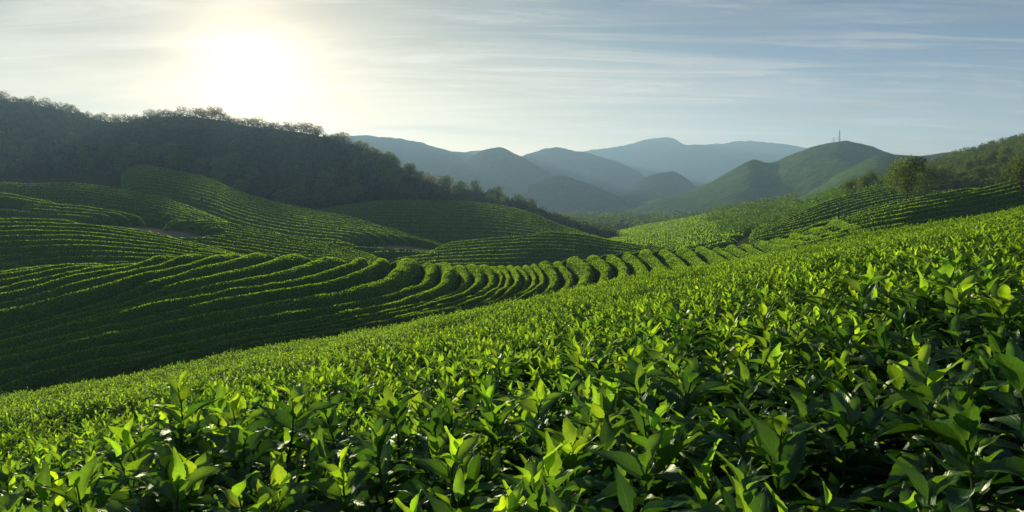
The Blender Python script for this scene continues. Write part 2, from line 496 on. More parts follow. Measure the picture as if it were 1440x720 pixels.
def soil_mask(a, y, z):
    m = np.zeros_like(a)
    cyv = (z / y)
    for (px, py, rx, ry) in SOIL:
        a0, e0 = ray(px, py)
        m = np.maximum(m, np.clip(1.6 - 1.6 * (((a - a0) * F_PX / rx) ** 2 + ((cyv - e0) * F_PX / ry) ** 2), 0, 1))
    return m * (y > 60) * (y < 130)


def build_land():
    a = np.linspace(-1.35, 1.35, 561)
    y = np.concatenate([np.geomspace(18, 520, 620), np.geomspace(540, 9000, 40)])
    A, Y = np.meshgrid(a, y, indexing='ij')
    Z = land_z(A, Y)
    Z = Z + 0.10 * fbm(A * Y * 0.35, Y * 0.35, 5, 3)
    V = np.stack([A * Y, Y, Z], -1).reshape(-1, 3)
    f = grid_faces(len(a), len(y))
    me = mesh_np('land', V, [f], [M_GROUND])
    at = me.attributes.new('soil', 'FLOAT', 'POINT')
    at.data.foreach_set('value', soil_mask(A, Y, Z).ravel().astype(np.float32))
    tag(link('terrain', me), kind='structure')
    # the ground under the near bushes
    xs, ys = np.linspace(-26, 26, 105), np.linspace(-6, 18, 70)
    X, Y = np.meshgrid(xs, ys, indexing='ij')
    Z = slope_plane(X, Y) - CANOPY + 0.05 * fbm(X * 1.5, Y * 1.5, 2, 3)
    me = mesh_np('near_ground', np.stack([X, Y, Z], -1).reshape(-1, 3), [grid_faces(105, 70)], [M_GROUND])
    tag(link('ground', me), kind='structure')


build_land()


def build_hill(name, top, bot, mat, bulge=0.3, rough=2.0, nscale=0.02, back=0.25, n=(260, 150), gully=0.0):
    p = Patch(top, bot, bulge, back, side=0.35)
    a = np.linspace(p.a0 - 0.12, p.a1 + 0.12, n[0])
    tt = np.linspace(-0.35, 1.9, n[1])
    A, T = np.meshgrid(a, tt, indexing='ij')
    Y = p.yB(A) + T * (p.yT(A) - p.yB(A))
    X = A * Y
    Z = p.z(A, Y)
    k = np.clip(1.15 - np.abs(T - 1.0), 0.25, 1)
    Z = Z + rough * fbm(X * nscale, Y * nscale, 11, 5, 0.55) * k
    if gully:
        Z = Z - gully * np.abs(vnoise(X * nscale * 0.8 + 0.5 * Y * nscale * 0.3, Y * nscale * 0.25, 21)) * np.clip(1 - T, 0, 1) * 2
    Z = Z + 0.35 * rough * vnoise(X * nscale * 14, Y * nscale * 14, 4) * (mat is M_FOREST)
    o = link(name, mesh_np(name, np.stack([X, Y, Z], -1).reshape(-1, 3), [grid_faces(*n)], [mat]))
    tag(o, kind='structure')
    return p


# far ranges
build_hill('mountain', [(760, 240, 2400), (820, 214, 2400), (880, 206, 2400), (920, 197, 2400), (938, 195.5, 2400), (965, 207, 2400), (1010, 206, 2400), (1052, 203, 2400), (1100, 206, 2400), (1140, 211, 2400), (1250, 240, 2400)],
           [(760, 275, 1800), (900, 275, 1800), (1050, 275, 1800), (1250, 275, 1800)], M_FOREST, rough=14, nscale=0.0035, gully=50)
build_hill('mountain', [(380, 205, 1495), (440, 196, 1495), (500, 193, 1495), (545, 194, 1495), (590, 203, 1495), (640, 216, 1469), (680, 224, 1456), (740, 250, 1430)],
           [(380, 285, 1040), (500, 285, 1040), (620, 285, 1040), (740, 285, 1040)], M_FOREST, rough=9, nscale=0.008, gully=30)
build_hill('mountain', [(640, 222, 1800), (680, 215, 1800), (720, 222, 1800), (800, 240, 1800)],
           [(640, 275, 1560), (720, 275, 1560), (800, 275, 1800)], M_FOREST, rough=8, nscale=0.006, gully=20)
build_hill('hill', [(590, 268, 1232), (625, 246, 1232), (660, 226, 1246), (685, 212, 1253), (702, 208.5, 1260), (722, 216, 1260), (760, 238, 1246), (800, 262, 1232), (840, 280, 1218)],
           [(590, 292, 896), (700, 296, 896), (840, 296, 896)], M_FOREST, rough=7, nscale=0.01, gully=24)
build_hill('hill', [(690, 240, 1625), (730, 222, 1625), (765, 212, 1625), (780, 210.5, 1625), (815, 215, 1625), (850, 224, 1625), (890, 240, 1612), (920, 262, 1599), (945, 285, 1586)],
           [(690, 290, 1170), (800, 292, 1170), (945, 292, 1170)], M_FOREST, rough=9, nscale=0.008, gully=30)
build_hill('hill', [(700, 290, 840), (735, 267, 848), (765, 254, 855), (790, 250, 855), (820, 258, 855), (860, 274, 840), (890, 294, 825), (910, 306, 818)],
           [(700, 308, 645), (800, 314, 645), (910, 314, 645)], M_FOREST, rough=5, nscale=0.015, gully=14)
build_hill('hill', [(860, 285, 1026), (895, 258, 1040), (925, 245, 1046), (945, 244, 1046), (970, 258, 1040), (1000, 280, 1026)],
           [(860, 300, 810), (930, 300, 810), (1000, 300, 810)], M_FOREST, rough=4, nscale=0.015, gully=10)
TOWER_HILL = build_hill('hill', [(830, 308, 759), (880, 292, 726), (920, 281, 704), (960, 270, 682), (1000, 254, 671), (1040, 236, 660), (1058, 230, 660), (1080, 234, 663), (1110, 222, 671), (1150, 206, 682), (1190, 200, 688), (1225, 205, 693), (1255, 216, 704), (1290, 234, 715), (1350, 262, 726)],
                        [(830, 312, 517), (900, 306, 484), (1000, 300, 451), (1100, 288, 429), (1200, 276, 418), (1350, 270, 418)], M_GRASSHILL, rough=5.0, nscale=0.016, gully=22)
build_hill('hill', [(1090, 296, 420), (1120, 280, 430), (1160, 256, 446), (1200, 234, 462), (1245, 220, 483), (1290, 221, 494), (1340, 215, 504), (1420, 200, 514)],
           [(1090, 302, 315), (1160, 282, 304), (1250, 268, 299), (1420, 262, 299)], M_GRASSHILL, rough=3, nscale=0.02, gully=10)


# haze: one closed box of even thin air round everything
def build_haze():
    x0, x1, y0, y1, z0, z1 = -2600, 2600, -60, 2560, -58, 192
    V = np.array([(x, y, z) for x in (x0, x1) for y in (y0, y1) for z in (z0, z1)], float)
    f = np.array([(0, 1, 3, 2), (4, 6, 7, 5), (0, 4, 5, 1), (2, 3, 7, 6), (0, 2, 6, 4), (1, 5, 7, 3)])
    m, nt, N, L = new_mat('haze_air')
    out = N('ShaderNodeOutputMaterial'); v = N('ShaderNodeVolumePrincipled')
    v.inputs['Color'].default_value = (0.38, 0.66, 1.0, 1)
    v.inputs['Density'].default_value = 4.4e-4
    v.inputs['Anisotropy'].default_value = 0.2
    L(v.outputs[0], out.inputs['Volume'])
    tag(link('haze', mesh_np('haze', V, [f], [m], smooth=False)), kind='stuff')


build_haze()


# ------------------------------------------------------------------ leaves
def leaf_template(nu, nv, curl, fold, wid=0.36, wave=0.0, teeth=0.0):
    """unit leaf along +x, face up +z; returns verts, quads, uv"""
    u = np.linspace(0, 1, nu); v = np.linspace(-1, 1, nv)
    U, W = np.meshgrid(u, v, indexing='ij')
    w = wid * np.sin(np.pi * U ** 0.85) ** 0.85 * (1 - 0.25 * U) + 0.004
    w = w * (1 + teeth * (np.arange(nu) % 2 * 2 - 1)[:, None] * (np.abs(W) > 0.9))
    Y = W * w * 0.62
    Z = fold * np.abs(W) * w - curl * U ** 2 + wave * np.sin(U * 9 + W * 2) * np.abs(W) * 0.05
    X = U - 0.12 * curl * U ** 2
    uv = np.stack([U, (W + 1) / 2], -1).reshape(-1, 2)
    return np.stack([X, Y, Z], -1).reshape(-1, 3), grid_faces(nu, nv), uv


def diamond():
    V = np.array([(0, 0, 0), (0.5, -0.26, 0.04), (1, 0, -0.05), (0.5, 0.26, 0.04)], float)
    return V, np.array([(0, 1, 2, 3)]), np.array([(0, .5), (.5, 0), (1, .5), (.5, 1)])


TPL_HI = [leaf_template(17, 5, c, f, w, v, 0.05) for c, f, w, v in ((0.10, 0.30, 0.28, 1), (0.28, 0.25, 0.33, 0.6), (0.45, 0.35, 0.27, 1.2), (0.18, 0.5, 0.30, 0.8), (0.60, 0.3, 0.29, 1.5))]
TPL_MID = [leaf_template(6, 3, c, f, w) for c, f, w in ((0.12, 0.3, 0.29), (0.3, 0.28, 0.33), (0.2, 0.5, 0.29))]
TPL_LO = [leaf_template(3, 3, c, f, w) for c, f, w in ((0.15, 0.35, 0.33), (0.3, 0.3, 0.36))]
TPL_DIA = [diamond()]


def unit(v): return v / np.maximum(np.linalg.norm(v, axis=-1, keepdims=True), 1e-9)


def put_leaves(bag, Pn, D, Nn, S, tint, tpls, mat=0):
    """Pn points, D direction, Nn face normal (about), S lengths"""
    D = unit(D); side = unit(np.cross(Nn, D)); up = np.cross(D, side)
    pick = rng.integers(0, len(tpls), len(Pn))
    for k, (tv, tf, tuv) in enumerate(tpls):
        q = np.where(pick == k)[0]
        if not len(q): continue
        R = np.stack([D[q], side[q], up[q]], -1)                     # columns
        V = np.einsum('nij,tj->nti', R, tv) * S[q, None, None] + Pn[q, None, :]
        n, t = V.shape[:2]
        Fc = (tf[None] + (np.arange(n) * t)[:, None, None]).reshape(-1, tf.shape[1])
        T = np.repeat(tint[q], t, 0)
        bag.add(V.reshape(-1, 3), Fc, mat, T, np.tile(tuv, (n, 1)))


def tube(bag, pts, r0, r1, n=5, mat=0, tint=(0.06, 0.09, 0.03, 0)):
    pts = np.asarray(pts, float); k = len(pts)
    d = unit(np.gradient(pts, axis=0))
    ref = np.where(np.abs(d[:, 2:3]) > 0.9, np.array([[1.0, 0, 0]]), np.array([[0, 0, 1.0]]))
    s = unit(np.cross(d, ref)); t = np.cross(s, d)
    ang = np.linspace(0, 2 * np.pi, n, endpoint=False)
    r = np.linspace(r0, r1, k)[:, None, None]
    V = pts[:, None] + r * (np.cos(ang)[None, :, None] * s[:, None] + np.sin(ang)[None, :, None] * t[:, None])
    i = np.arange(k - 1)[:, None] * n; j = np.arange(n)[None]
    Fc = np.stack([i + j, i + (j + 1) % n, i + n + (j + 1) % n, i + n + j], -1).reshape(-1, 4)
    bag.add(V.reshape(-1, 3), Fc, mat, tint)


OLD = np.array([[0.018, 0.066, 0.014], [0.014, 0.056, 0.016], [0.026, 0.078, 0.012]])
MIDC = np.array([[0.040, 0.105, 0.016], [0.055, 0.125, 0.018], [0.035, 0.095, 0.020]])
NEW = np.array([[0.155, 0.280, 0.022], [0.200, 0.320, 0.024], [0.125, 0.260, 0.026]])


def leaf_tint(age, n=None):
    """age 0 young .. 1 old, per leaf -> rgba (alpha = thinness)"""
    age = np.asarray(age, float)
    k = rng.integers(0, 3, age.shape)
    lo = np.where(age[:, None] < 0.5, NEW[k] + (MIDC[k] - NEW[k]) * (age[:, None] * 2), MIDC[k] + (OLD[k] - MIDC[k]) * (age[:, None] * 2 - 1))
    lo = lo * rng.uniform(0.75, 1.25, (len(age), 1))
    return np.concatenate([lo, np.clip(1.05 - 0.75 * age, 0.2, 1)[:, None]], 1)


def shoot(bag, base, top, nleaf, size, tpls, youth=1.0, mat=0, stem_mat=1, stem=True):
    base, top = np.asarray(base, float), np.asarray(top, float)
    ax = unit(top - base); Ls = np.linalg.norm(top - base)
    bend = rng.normal(0, 0.06, 3) * Ls
    if stem:
        ts = np.linspace(0, 1, 5)[:, None]
        tube(bag, base + (top - base) * ts + bend * (ts * (1 - ts) * 4), 0.0035, 0.0016, 5, stem_mat)
    ref = unit(np.cross(ax, rng.normal(size=3))); ref2 = np.cross(ax, ref)
    f = np.linspace(0.02, 1, nleaf) ** 0.8                       # position down from the tip
    ph = np.arange(nleaf) * 2.399 + rng.uniform(0, 6.28) + rng.normal(0, 0.25, nleaf)
    el = np.radians(np.interp(f, [0, 0.2, 0.5, 1], [78, 60, 40, 14])) + rng.normal(0, 0.16, nleaf)
    rad = np.cos(ph)[:, None] * ref + np.sin(ph)[:, None] * ref2
    D = np.cos(el)[:, None] * rad + np.sin(el)[:, None] * ax
    Nn = -np.sin(el)[:, None] * rad + np.cos(el)[:, None] * ax + rng.normal(0, 0.18, (nleaf, 3))
    t = 1 - f * 0.85
    Pn = base + (top - base) * t[:, None] + bend * (t * (1 - t) * 4)[:, None]
    S = size * np.interp(f, [0, 0.12, 0.4, 1], [0.5, 0.68, 0.95, 1.08]) * rng.uniform(0.85, 1.15, nleaf)
    age = np.clip(np.interp(f, [0, 0.25, 0.6, 1], [0.0, 0.22, 0.62, 0.95]) + (1 - youth) * 0.5 + rng.normal(0, 0.08, nleaf), 0, 1)
    put_leaves(bag, Pn, D, Nn, S, leaf_tint(age), tpls, mat)


def make_bush(tpls, nshoot, nfol, youth, size, split_shoots, seed):
    """returns list of (part name, mesh); base at canopy depth below, top at z = 0"""
    parts = []
    br = Bag()
    spots = []
    for k in range(nshoot):
        r = 0.29 * math.sqrt((k + 0.5) / nshoot); th = k * 2.399 + seed
        spots.append((r * math.cos(th) + rng.normal(0, 0.03), r * math.sin(th) + rng.normal(0, 0.03)))
    sh_all = Bag(); shoots = []
    for k, (x, y) in enumerate(spots):
        h = rng.normal(0, 0.035) - 0.7 * (x * x + y * y)
        top = np.array((x * 1.1, y * 1.1, h)); Ls = rng.uniform(0.13, 0.22)
        lean = np.array((x * 0.6 + rng.normal(0, 0.1), y * 0.6 + rng.normal(0, 0.1), 1.0))
        base = top - unit(lean) * Ls
        yth = np.clip(youth + rng.normal(0, 0.25), 0, 1)
        b = Bag() if split_shoots else sh_all
        shoot(b, base, top, int(rng.integers(9, 14)), size * rng.uniform(0.85, 1.2), tpls, yth)
        if split_shoots: shoots.append(b)
        fork = np.array((x * 0.25, y * 0.25, -CANOPY + 0.12 + rng.uniform(0, 0.08)))
        tube(br, [(0, 0, -CANOPY), fork * (0.4, 0.4, 1), (fork + base) / 2 + rng.normal(0, 0.01, 3), base], 0.011, 0.004, 5, 0)
    parts.append(('branch_frame', br.mesh('branch_frame', [M_BARK])))
    fo = Bag()
    n = nfol
    th, r = rng.uniform(0, 6.283, n), 0.36 * np.sqrt(rng.uniform(0, 1, n))
    x, y = r * np.cos(th), r * np.sin(th)
    z = -0.07 - 0.7 * r * r - 0.42 * rng.uniform(0, 1, n) ** 1.3
    az = th + rng.normal(0, 0.9, n); el = rng.normal(0.05, 0.4, n)
    D = np.stack([np.cos(az) * np.cos(el), np.sin(az) * np.cos(el), np.sin(el)], -1)
    Nn = np.stack([rng.normal(0, 0.4, n), rng.normal(0, 0.4, n), np.ones(n)], -1)
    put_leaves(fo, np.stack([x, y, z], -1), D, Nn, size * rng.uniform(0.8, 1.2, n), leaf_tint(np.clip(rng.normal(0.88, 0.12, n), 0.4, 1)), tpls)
    parts.append(('foliage', fo.mesh('foliage', [M_LEAF])))
    if split_shoots:
        for b in shoots: parts.append(('shoot', b.mesh('shoot', [M_LEAF, M_STEM])))
    else:
        parts.append(('young_leaves', sh_all.mesh('young_leaves', [M_LEAF, M_STEM])))
    return parts


def place_copy(parts, name, loc, rot, scale):
    r = empty(name, loc)
    r.rotation_euler = (rot[0], rot[1], rot[2]); r.scale = (scale,) * 3
    for pn, me in parts:
        link(pn, me, r)
    return r


def build_bushes():
    near_y = [make_bush(TPL_HI, 15, 85, 0.95, 0.108, True, k) for k in range(4)]
    near_shade = [make_bush(TPL_HI, 11, 100, 0.22, 0.112, True, k + 9) for k in range(3)]  # mostly mature leaves: their darker colour deepens the shade in the near corner
    mid = [make_bush(TPL_MID, 20, 90, 0.9, 0.078, False, k + 20) for k in range(6)]
    pts = []
    sp = 0.43
    row = 0
    y = 0.45
    while y < 12:
        xr = 0.86 * y + 0.9
        x = -xr + (row % 2) * sp / 2
        while x < xr:
            pts.append((x + rng.normal(0, 0.06), y + rng.normal(0, 0.05)))
            x += sp
        y += sp * 0.87; row += 1
    pts = sorted(pts, key=lambda p: math.hypot(p[0] * 0.6, p[1]))[:300]
    ylim = max(p[1] for p in pts)
    info = []
    for (x, y) in pts:
        z = float(canopy_top(np.array(x), np.array(y)))
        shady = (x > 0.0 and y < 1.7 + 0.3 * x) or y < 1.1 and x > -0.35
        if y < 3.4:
            parts = near_shade[rng.integers(3)] if (shady and rng.random() < 0.85) or (y < 1.9 and x > -0.5 and rng.random() < 0.5) else near_y[rng.integers(4)]
        else:
            parts = mid[rng.integers(6)]
        o = place_copy(parts, 'tea_bush', (x, y, z + rng.normal(0, 0.035)), (rng.normal(0, 0.06), rng.normal(0, 0.06), rng.uniform(0, 6.28)), rng.uniform(0.85, 1.25))
        info.append((x, y, shady, o))
    # labels: ranks of bushes from the viewer up the slope
    rank = {}
    info.sort(key=lambda t: t[1])
    bands = {}
    for (x, y, sh, o) in info:
        b = int((y - 0.3) / 0.374); bands.setdefault(b, []).append((x, y, sh, o))
    for bi, b in enumerate(sorted(bands)):
        L = sorted(bands[b], key=lambda t: t[0])
        for k, (x, y, sh, o) in enumerate(L):
            what = 'shade-darkened mature-leaved tea bush' if sh else ('large-leaved bright tea bush' if y < 3.4 else 'sunlit fine-leaved tea bush')
            tag(o, f'{what}, {ordinal(k + 1)} from the left in the {ordinal(bi + 1)} rank from the viewer', 'tea bush', 'tea bushes packed together on the near slope')
    return set((round(p[0], 3), round(p[1], 3)) for p in pts), pts


_, BUSHES = build_bushes()


def build_far_canopy():
    """the rest of the near slope: tea shoots nobody could count, up to the crest"""
    bag = Bag()
    xs, ys = [], []
    n = 260000
    y = 5.5 + (34 - 5.5) * rng.uniform(0, 1, n) ** 0.62
    x = rng.uniform(-1.12, 1.12, n) * (y + 1.0)
    bx = np.array(BUSHES)
    # keep clear of the bushes already standing
    rad = np.hypot(x * 0.6, y); lim = max(math.hypot(p[0] * 0.6, p[1]) for p in BUSHES)
    keep = (rad > lim - 0.1) & (y < CREST + 0.1 * x + 7)
    dens = np.where(y < 13, 1.0, 1.0)
    x, y = x[keep], y[keep]
    w = np.minimum(1, 60 / (y * 1.0)) ; k2 = rng.random(len(x)) < 0.45
    x, y = x[k2], y[k2]
    ys = rng.uniform(0.2, 9, 9000); xs = (0.86 * ys + 1.1 + rng.uniform(0, 3.2, 9000)) * rng.choice([-1.0, 1.0], 9000)
    x, y = np.concatenate([x, xs]), np.concatenate([y, ys])     # the same carpet goes on beside the near bushes
    z = canopy_top(x, y) + rng.normal(0, 0.05, len(x)) + 0.16 * vnoise(x * 3.1, y * 3.1, 88)
    n = len(x)
    nl = 6
    ph = rng.uniform(0, 6.28, (n, 1)) + np.arange(nl)[None] * 2.399
    f = np.linspace(0, 1, nl)[None].repeat(n, 0)
    el = np.radians(70 - 62 * f) + rng.normal(0, 0.2, (n, nl))
    D = np.stack([np.cos(ph) * np.cos(el), np.sin(ph) * np.cos(el), np.sin(el)], -1)
    Nn = np.stack([-np.cos(ph) * np.sin(el), -np.sin(ph) * np.sin(el), np.cos(el)], -1) + rng.normal(0, 0.2, (n, nl, 3))
    Pn = np.stack([x, y, z], -1)[:, None, :] - np.array([0, 0, 1.0]) * (f * 0.10)[..., None]
    S = (0.034 + 0.040 * f) * rng.uniform(0.8, 1.25, (n, nl)) * (1 + 0.012 * y[:, None])
    age = np.clip(0.05 + 0.75 * f + rng.normal(0, 0.12, (n, nl)), 0, 1)
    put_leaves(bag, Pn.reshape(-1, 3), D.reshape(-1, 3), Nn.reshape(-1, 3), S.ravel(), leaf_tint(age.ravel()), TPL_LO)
    # inner mature leaves close the canopy
    q = rng.random(n) < 0.7
    m2 = int(q.sum()) * 2
    xi = np.repeat(x[q], 2) + rng.normal(0, 0.1, m2); yi = np.repeat(y[q], 2) + rng.normal(0, 0.1, m2)
    zi = canopy_top(xi, yi) - 0.10 - 0.16 * rng.random(m2)
    az, el = rng.uniform(0, 6.28, m2), rng.normal(0, 0.4, m2)
    D = np.stack([np.cos(az) * np.cos(el), np.sin(az) * np.cos(el), np.sin(el)], -1)
    Nn = np.stack([rng.normal(0, 0.4, m2), rng.normal(0, 0.4, m2), np.ones(m2)], -1)
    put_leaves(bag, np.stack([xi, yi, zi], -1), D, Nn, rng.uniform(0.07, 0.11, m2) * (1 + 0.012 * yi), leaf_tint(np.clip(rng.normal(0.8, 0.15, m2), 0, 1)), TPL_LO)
    tag(link('tea_foliage', bag.mesh('tea_foliage', [M_LEAF])), 'continuous carpet of bright tea shoots covering the near slope up to its crest', 'tea plants', None, 'stuff')


build_far_canopy()


# ------------------------------------------------------------------ clipped hedge rows
HEDGE_A = np.array([0.050, 0.118, 0.016]); HEDGE_B = np.array([0.140, 0.225, 0.022])


def hedge_mesh(c0, c1, h, dens, leaf, cross=9, step=0.3, ends=True, gap=0.13, rough=0.35):
    """c0, c1: (S,2) plan curves of the two sides of one row"""
    L = np.concatenate([[0], np.cumsum(np.linalg.norm(np.diff((c0 + c1) / 2, axis=0), axis=1))])
    n = max(6, int(L[-1] / step))
    s = np.linspace(0, L[-1], n)
    A = np.stack([np.interp(s, L, c0[:, k]) for k in (0, 1)], -1); B = np.stack([np.interp(s, L, c1[:, k]) for k in (0, 1)], -1)
    w = np.linspace(gap, 1 - gap, cross)
    prof = np.sqrt(np.maximum(0, 1 - np.abs(2 * (w - gap) / (1 - 2 * gap) - 1) ** 2.2))
    endf = np.ones(n)
    if ends:
        e = np.clip(np.minimum(s, L[-1] - s) / max(1.0, 2.2 * h), 0, 1); endf = np.sqrt(np.maximum(0, 1 - (1 - e) ** 2))
    XY = A[:, None] + (B - A)[:, None] * (0.5 + (w[None, :, None] - 0.5) * (0.55 + 0.45 * endf[:, None, None]))
    x, y = XY[..., 0], XY[..., 1]
    g = land_xy(x, y)
    width = np.linalg.norm(B - A, axis=1)[:, None]
    hh = np.minimum(h, 0.62 * width) * prof[None] * endf[:, None]
    hh = hh * (1 + rough * 0.22 * fbm(x * 0.6, y * 0.6, 31, 2)) + rough * 0.09 * fbm(x * 2.3, y * 2.3, 33, 3) * prof[None]
    z = g + hh - 0.06 * (prof[None] < 0.05)
    V = np.stack([x, y, z], -1)
    bag = Bag()
    bag.add(V.reshape(-1, 3), grid_faces(n, cross)[:, ::-1], 0, (0.03, 0.07, 0.015, 0))
    # clipped leaf tips over the surface
    area = L[-1] * float(np.mean(np.linalg.norm(B - A, axis=1)))
    m = int(area * dens)
    if m:
        fi, fj = rng.uniform(0, n - 1.001, m), rng.uniform(0.3, cross - 1.3, m)
        i, j = fi.astype(int), fj.astype(int); u, v = (fi - i)[:, None], (fj - j)[:, None]
        p = (V[i, j] * (1 - u) + V[i + 1, j] * u) * (1 - v) + (V[i, j + 1] * (1 - u) + V[i + 1, j + 1] * u) * v
        nr = unit(np.cross(V[i + 1, j] - V[i, j], V[i, j + 1] - V[i, j])); nr = nr * np.sign(nr[:, 2:3] + 1e-6)
        D = unit(nr * 0.6 + (0, 0, 0.7) + rng.normal(0, 0.45, (m, 3)))
        Nn = rng.normal(size=(m, 3)) + nr * 0.5
        t = rng.uniform(0, 1, (m, 1)) ** 1.5
        tint = np.concatenate([(HEDGE_A + (HEDGE_B - HEDGE_A) * t) * rng.uniform(0.8, 1.2, (m, 1)), np.full((m, 1), 0.85)], 1)
        put_leaves(bag, p - nr * 0.02, D, Nn, leaf * rng.uniform(0.7, 1.3, m), tint, TPL_DIA, 1)
    return bag.mesh('tea_hedge', [M_HEDGE, M_FARLEAF])


def catmull(pts, n):
    pts = np.asarray(pts, float)
    L = np.concatenate([[0], np.cumsum(np.linalg.norm(np.diff(pts, axis=0), axis=1))])
    s = np.linspace(0, L[-1], n)
    fx, fy = pchip(L, pts[:, 0]), pchip(L, pts[:, 1])
    return np.stack([fx(s), fy(s)], -1)


N_ROWS = [0]


def add_row(me, label, group):
    o = link('tea_hedge', me)
    tag(o, label, 'tea hedge', group)
    N_ROWS[0] += 1


KNOLL_KEYS = [
    [(-170, 415), (-60, 404), (20, 396), (90, 384), (140, 376), (170, 368)],
    [(-170, 470), (-60, 447), (0, 438), (90, 415), (170, 395), (225, 380), (262, 366)],
    [(-170, 510), (-60, 490), (0, 478), (100, 452), (200, 421), (280, 396), (335, 380), (385, 364)],
    [(-170, 540), (-60, 516), (0, 502), (100, 479), (220, 451), (330, 430), (420, 413), (478, 394), (497, 380), (492, 366)],
    [(-170, 572), (-60, 545), (0, 531), (130, 501), (260, 471), (380, 447), (470, 430), (522, 411), (549, 391), (545, 376), (528, 364)],
    [(-170, 600), (-60, 570), (0, 555), (150, 516), (300, 484), (420, 463), (505, 446), (562, 426), (592, 403), (587, 386), (566, 366)],
    [(0, 585), (120, 556), (250, 530), (380, 502), (480, 481), (565, 458), (622, 434), (646, 408), (640, 386), (612, 367)],
    [(330, 530), (450, 505), (560, 482), (640, 455), (690, 428), (700, 405), (690, 385), (660, 368)],
    [(600, 476), (680, 455), (724, 432), (735, 408), (726, 388), (702, 367)],
    [(700, 456), (750, 435), (768, 412), (762, 390), (735, 366)],
    [(770, 445), (800, 425), (812, 405), (802, 388), (770, 365)],
    [(840, 435), (862, 412), (866, 394), (850, 378), (815, 362)],
    [(915, 420), (918, 402), (908, 382), (890, 368), (866, 357)],
    [(985, 410), (975, 392), (958, 374), (940, 362), (916, 351)],
    [(1050, 398), (1025, 380), (1005, 366), (985, 354), (962, 346)],
    [(1110, 384), (1080, 368), (1055, 354), (1035, 345), (1008, 339)],
    [(1170, 365), (1140, 352), (1112, 340), (1090, 333), (1062, 330)],
    [(1225, 350), (1198, 338), (1170, 328), (1150, 322), (1125, 318)],
]


def build_knoll_rows():
    S = 60
    pt = P['knoll']
    keys = []
    for k in KNOLL_KEYS:
        xy = [pt.hit(px, py, 22, 72) for px, py in catmull(k, 40)]
        keys.append(catmull(xy, S))
    bounds = [keys[0]]
    for kk, (k0, k1) in enumerate(zip(keys, keys[1:])):
        d = np.linalg.norm(k1 - k0, axis=1)
        n = max(1, int(round(np.median(d) / (1.95 if kk < 8 else 1.5))))
        for q in range(1, n + 1): bounds.append(k0 + (k1 - k0) * (q / n))
    for q in range(3): bounds.insert(0, bounds[0] + (bounds[0] - bounds[1]) + (0.0, 0.5))
    # uneven hand-planted wobble
    for i, b in enumerate(bounds):
        b = b.copy()
        b[:, 0] += 0.25 * vnoise(b[:, 0] * 0.25 + i * 3.7, b[:, 1] * 0.25, 51)
        b[:, 1] += 0.30 * vnoise(b[:, 0] * 0.22 + i * 5.1, b[:, 1] * 0.22, 52)
        bounds[i] = b
    n = len(bounds) - 1
    for i in range(n):
        add_row(hedge_mesh(bounds[i], bounds[i + 1], 1.15, 120, 0.085, 13, 0.22, gap=0.07, rough=0.55),
                f'plump rounded hedge sweeping over the near knoll, {ordinal(i + 1)} row from its far left end', 'clipped hedges of the near knoll')
    print('knoll rows', n)


build_knoll_rows()


def auto_rows(key, arange_px, spacing, phrase, group, h=0.6, slant=0.0, dens=16, leaf=0.17, tmax=1.06, step=0.5, cross=7, wob=0.4, skip_soil=True, t0=-0.05, sway=0.0):
    p = P[key]
    a0, a1 = ray(arange_px[0], 300)[0], ray(arange_px[1], 300)[0]
    am = np.linspace(a0, a1, 160)
    run = p.yT(am) - p.yB(am)
    n = max(2, int(round(np.median(run) * (tmax - t0) / spacing)))
    ac = (a0 + a1) / 2
    ext = abs(slant) * (a1 - a0) / 2
    nn = int(math.ceil(n * (1 + 2 * ext / (tmax - t0))))
    made = 0
    tl = np.linspace(t0 - ext, tmax + ext, nn + 1)
    rows = []
    for i in range(nn):
        cs = []
        for t in (tl[i], tl[i + 1]):
            tt = t + slant * (am - ac) + sway * np.sin((am - a0) / (a1 - a0) * 7 + 1.0) * 0.1
            yy = p.yB(am) + tt * run
            yy = yy + wob * vnoise(am * 9 + 3 * t, t * 4 + am * 0, 61)
            cs.append((tt, np.stack([am * yy, yy], -1)))
        mid = (cs[0][0] + cs[1][0]) / 2
        ok = (mid > t0) & (mid < tmax)
        # only where this slope is the ground there
        mx = (cs[0][1] + cs[1][1]) / 2
        zz = land_xy(mx[:, 0], mx[:, 1]); aa = mx[:, 0] / mx[:, 1]
        ok &= p.z(aa, mx[:, 1]) > zz - 0.25
        if skip_soil: ok &= soil_mask(aa, mx[:, 1], zz) < 0.35
        idx = np.where(ok)[0]
        if len(idx) < 8: continue
        for r in np.split(idx, np.where(np.diff(idx) > 1)[0] + 1):
            if len(r) < 8: continue
            rows.append((cs[0][1][r], cs[1][1][r]))
    for k, (c0, c1) in enumerate(rows):
        add_row(hedge_mesh(c0, c1, h, dens, leaf, cross, step, gap=0.14), phrase.format(ordinal(k + 1)), group)
    print(key, len(rows))


auto_rows('lobe_a', (-130, 425), 1.85, 'level hedge on the striped bank behind the knoll, {} row up', 'hedges of the striped bank behind the knoll', slant=0.35, dens=54, leaf=0.096, step=0.35, cross=9, h=1.05)
auto_rows('lobe_b', (205, 548), 1.9, 'hedge on the small spur beside the bare soil, {} row up', 'hedges of the spur beside the bare soil', slant=0.7, dens=27, leaf=0.112, h=1.05)
auto_rows('lobe_c', (-130, 275), 2.5, 'hedge on the low bank above the bare soil, {} row up', 'hedges of the bank above the bare soil', slant=0.4, dens=23, leaf=0.120, h=1.3)
auto_rows('lobe_d', (-130, 335), 2.5, 'hedge on the dim bank at the foot of the wood, {} row up', 'hedges of the dim bank below the wood', slant=0.35, dens=14, leaf=0.144, h=1.3)
auto_rows('lobe_e', (172, 655), 3.1, 'hedge on the long tongue running up into the dark wood, {} row up', 'hedges of the tongue below the sun', slant=0.55, dens=12, leaf=0.160, sway=0.5, h=1.6)
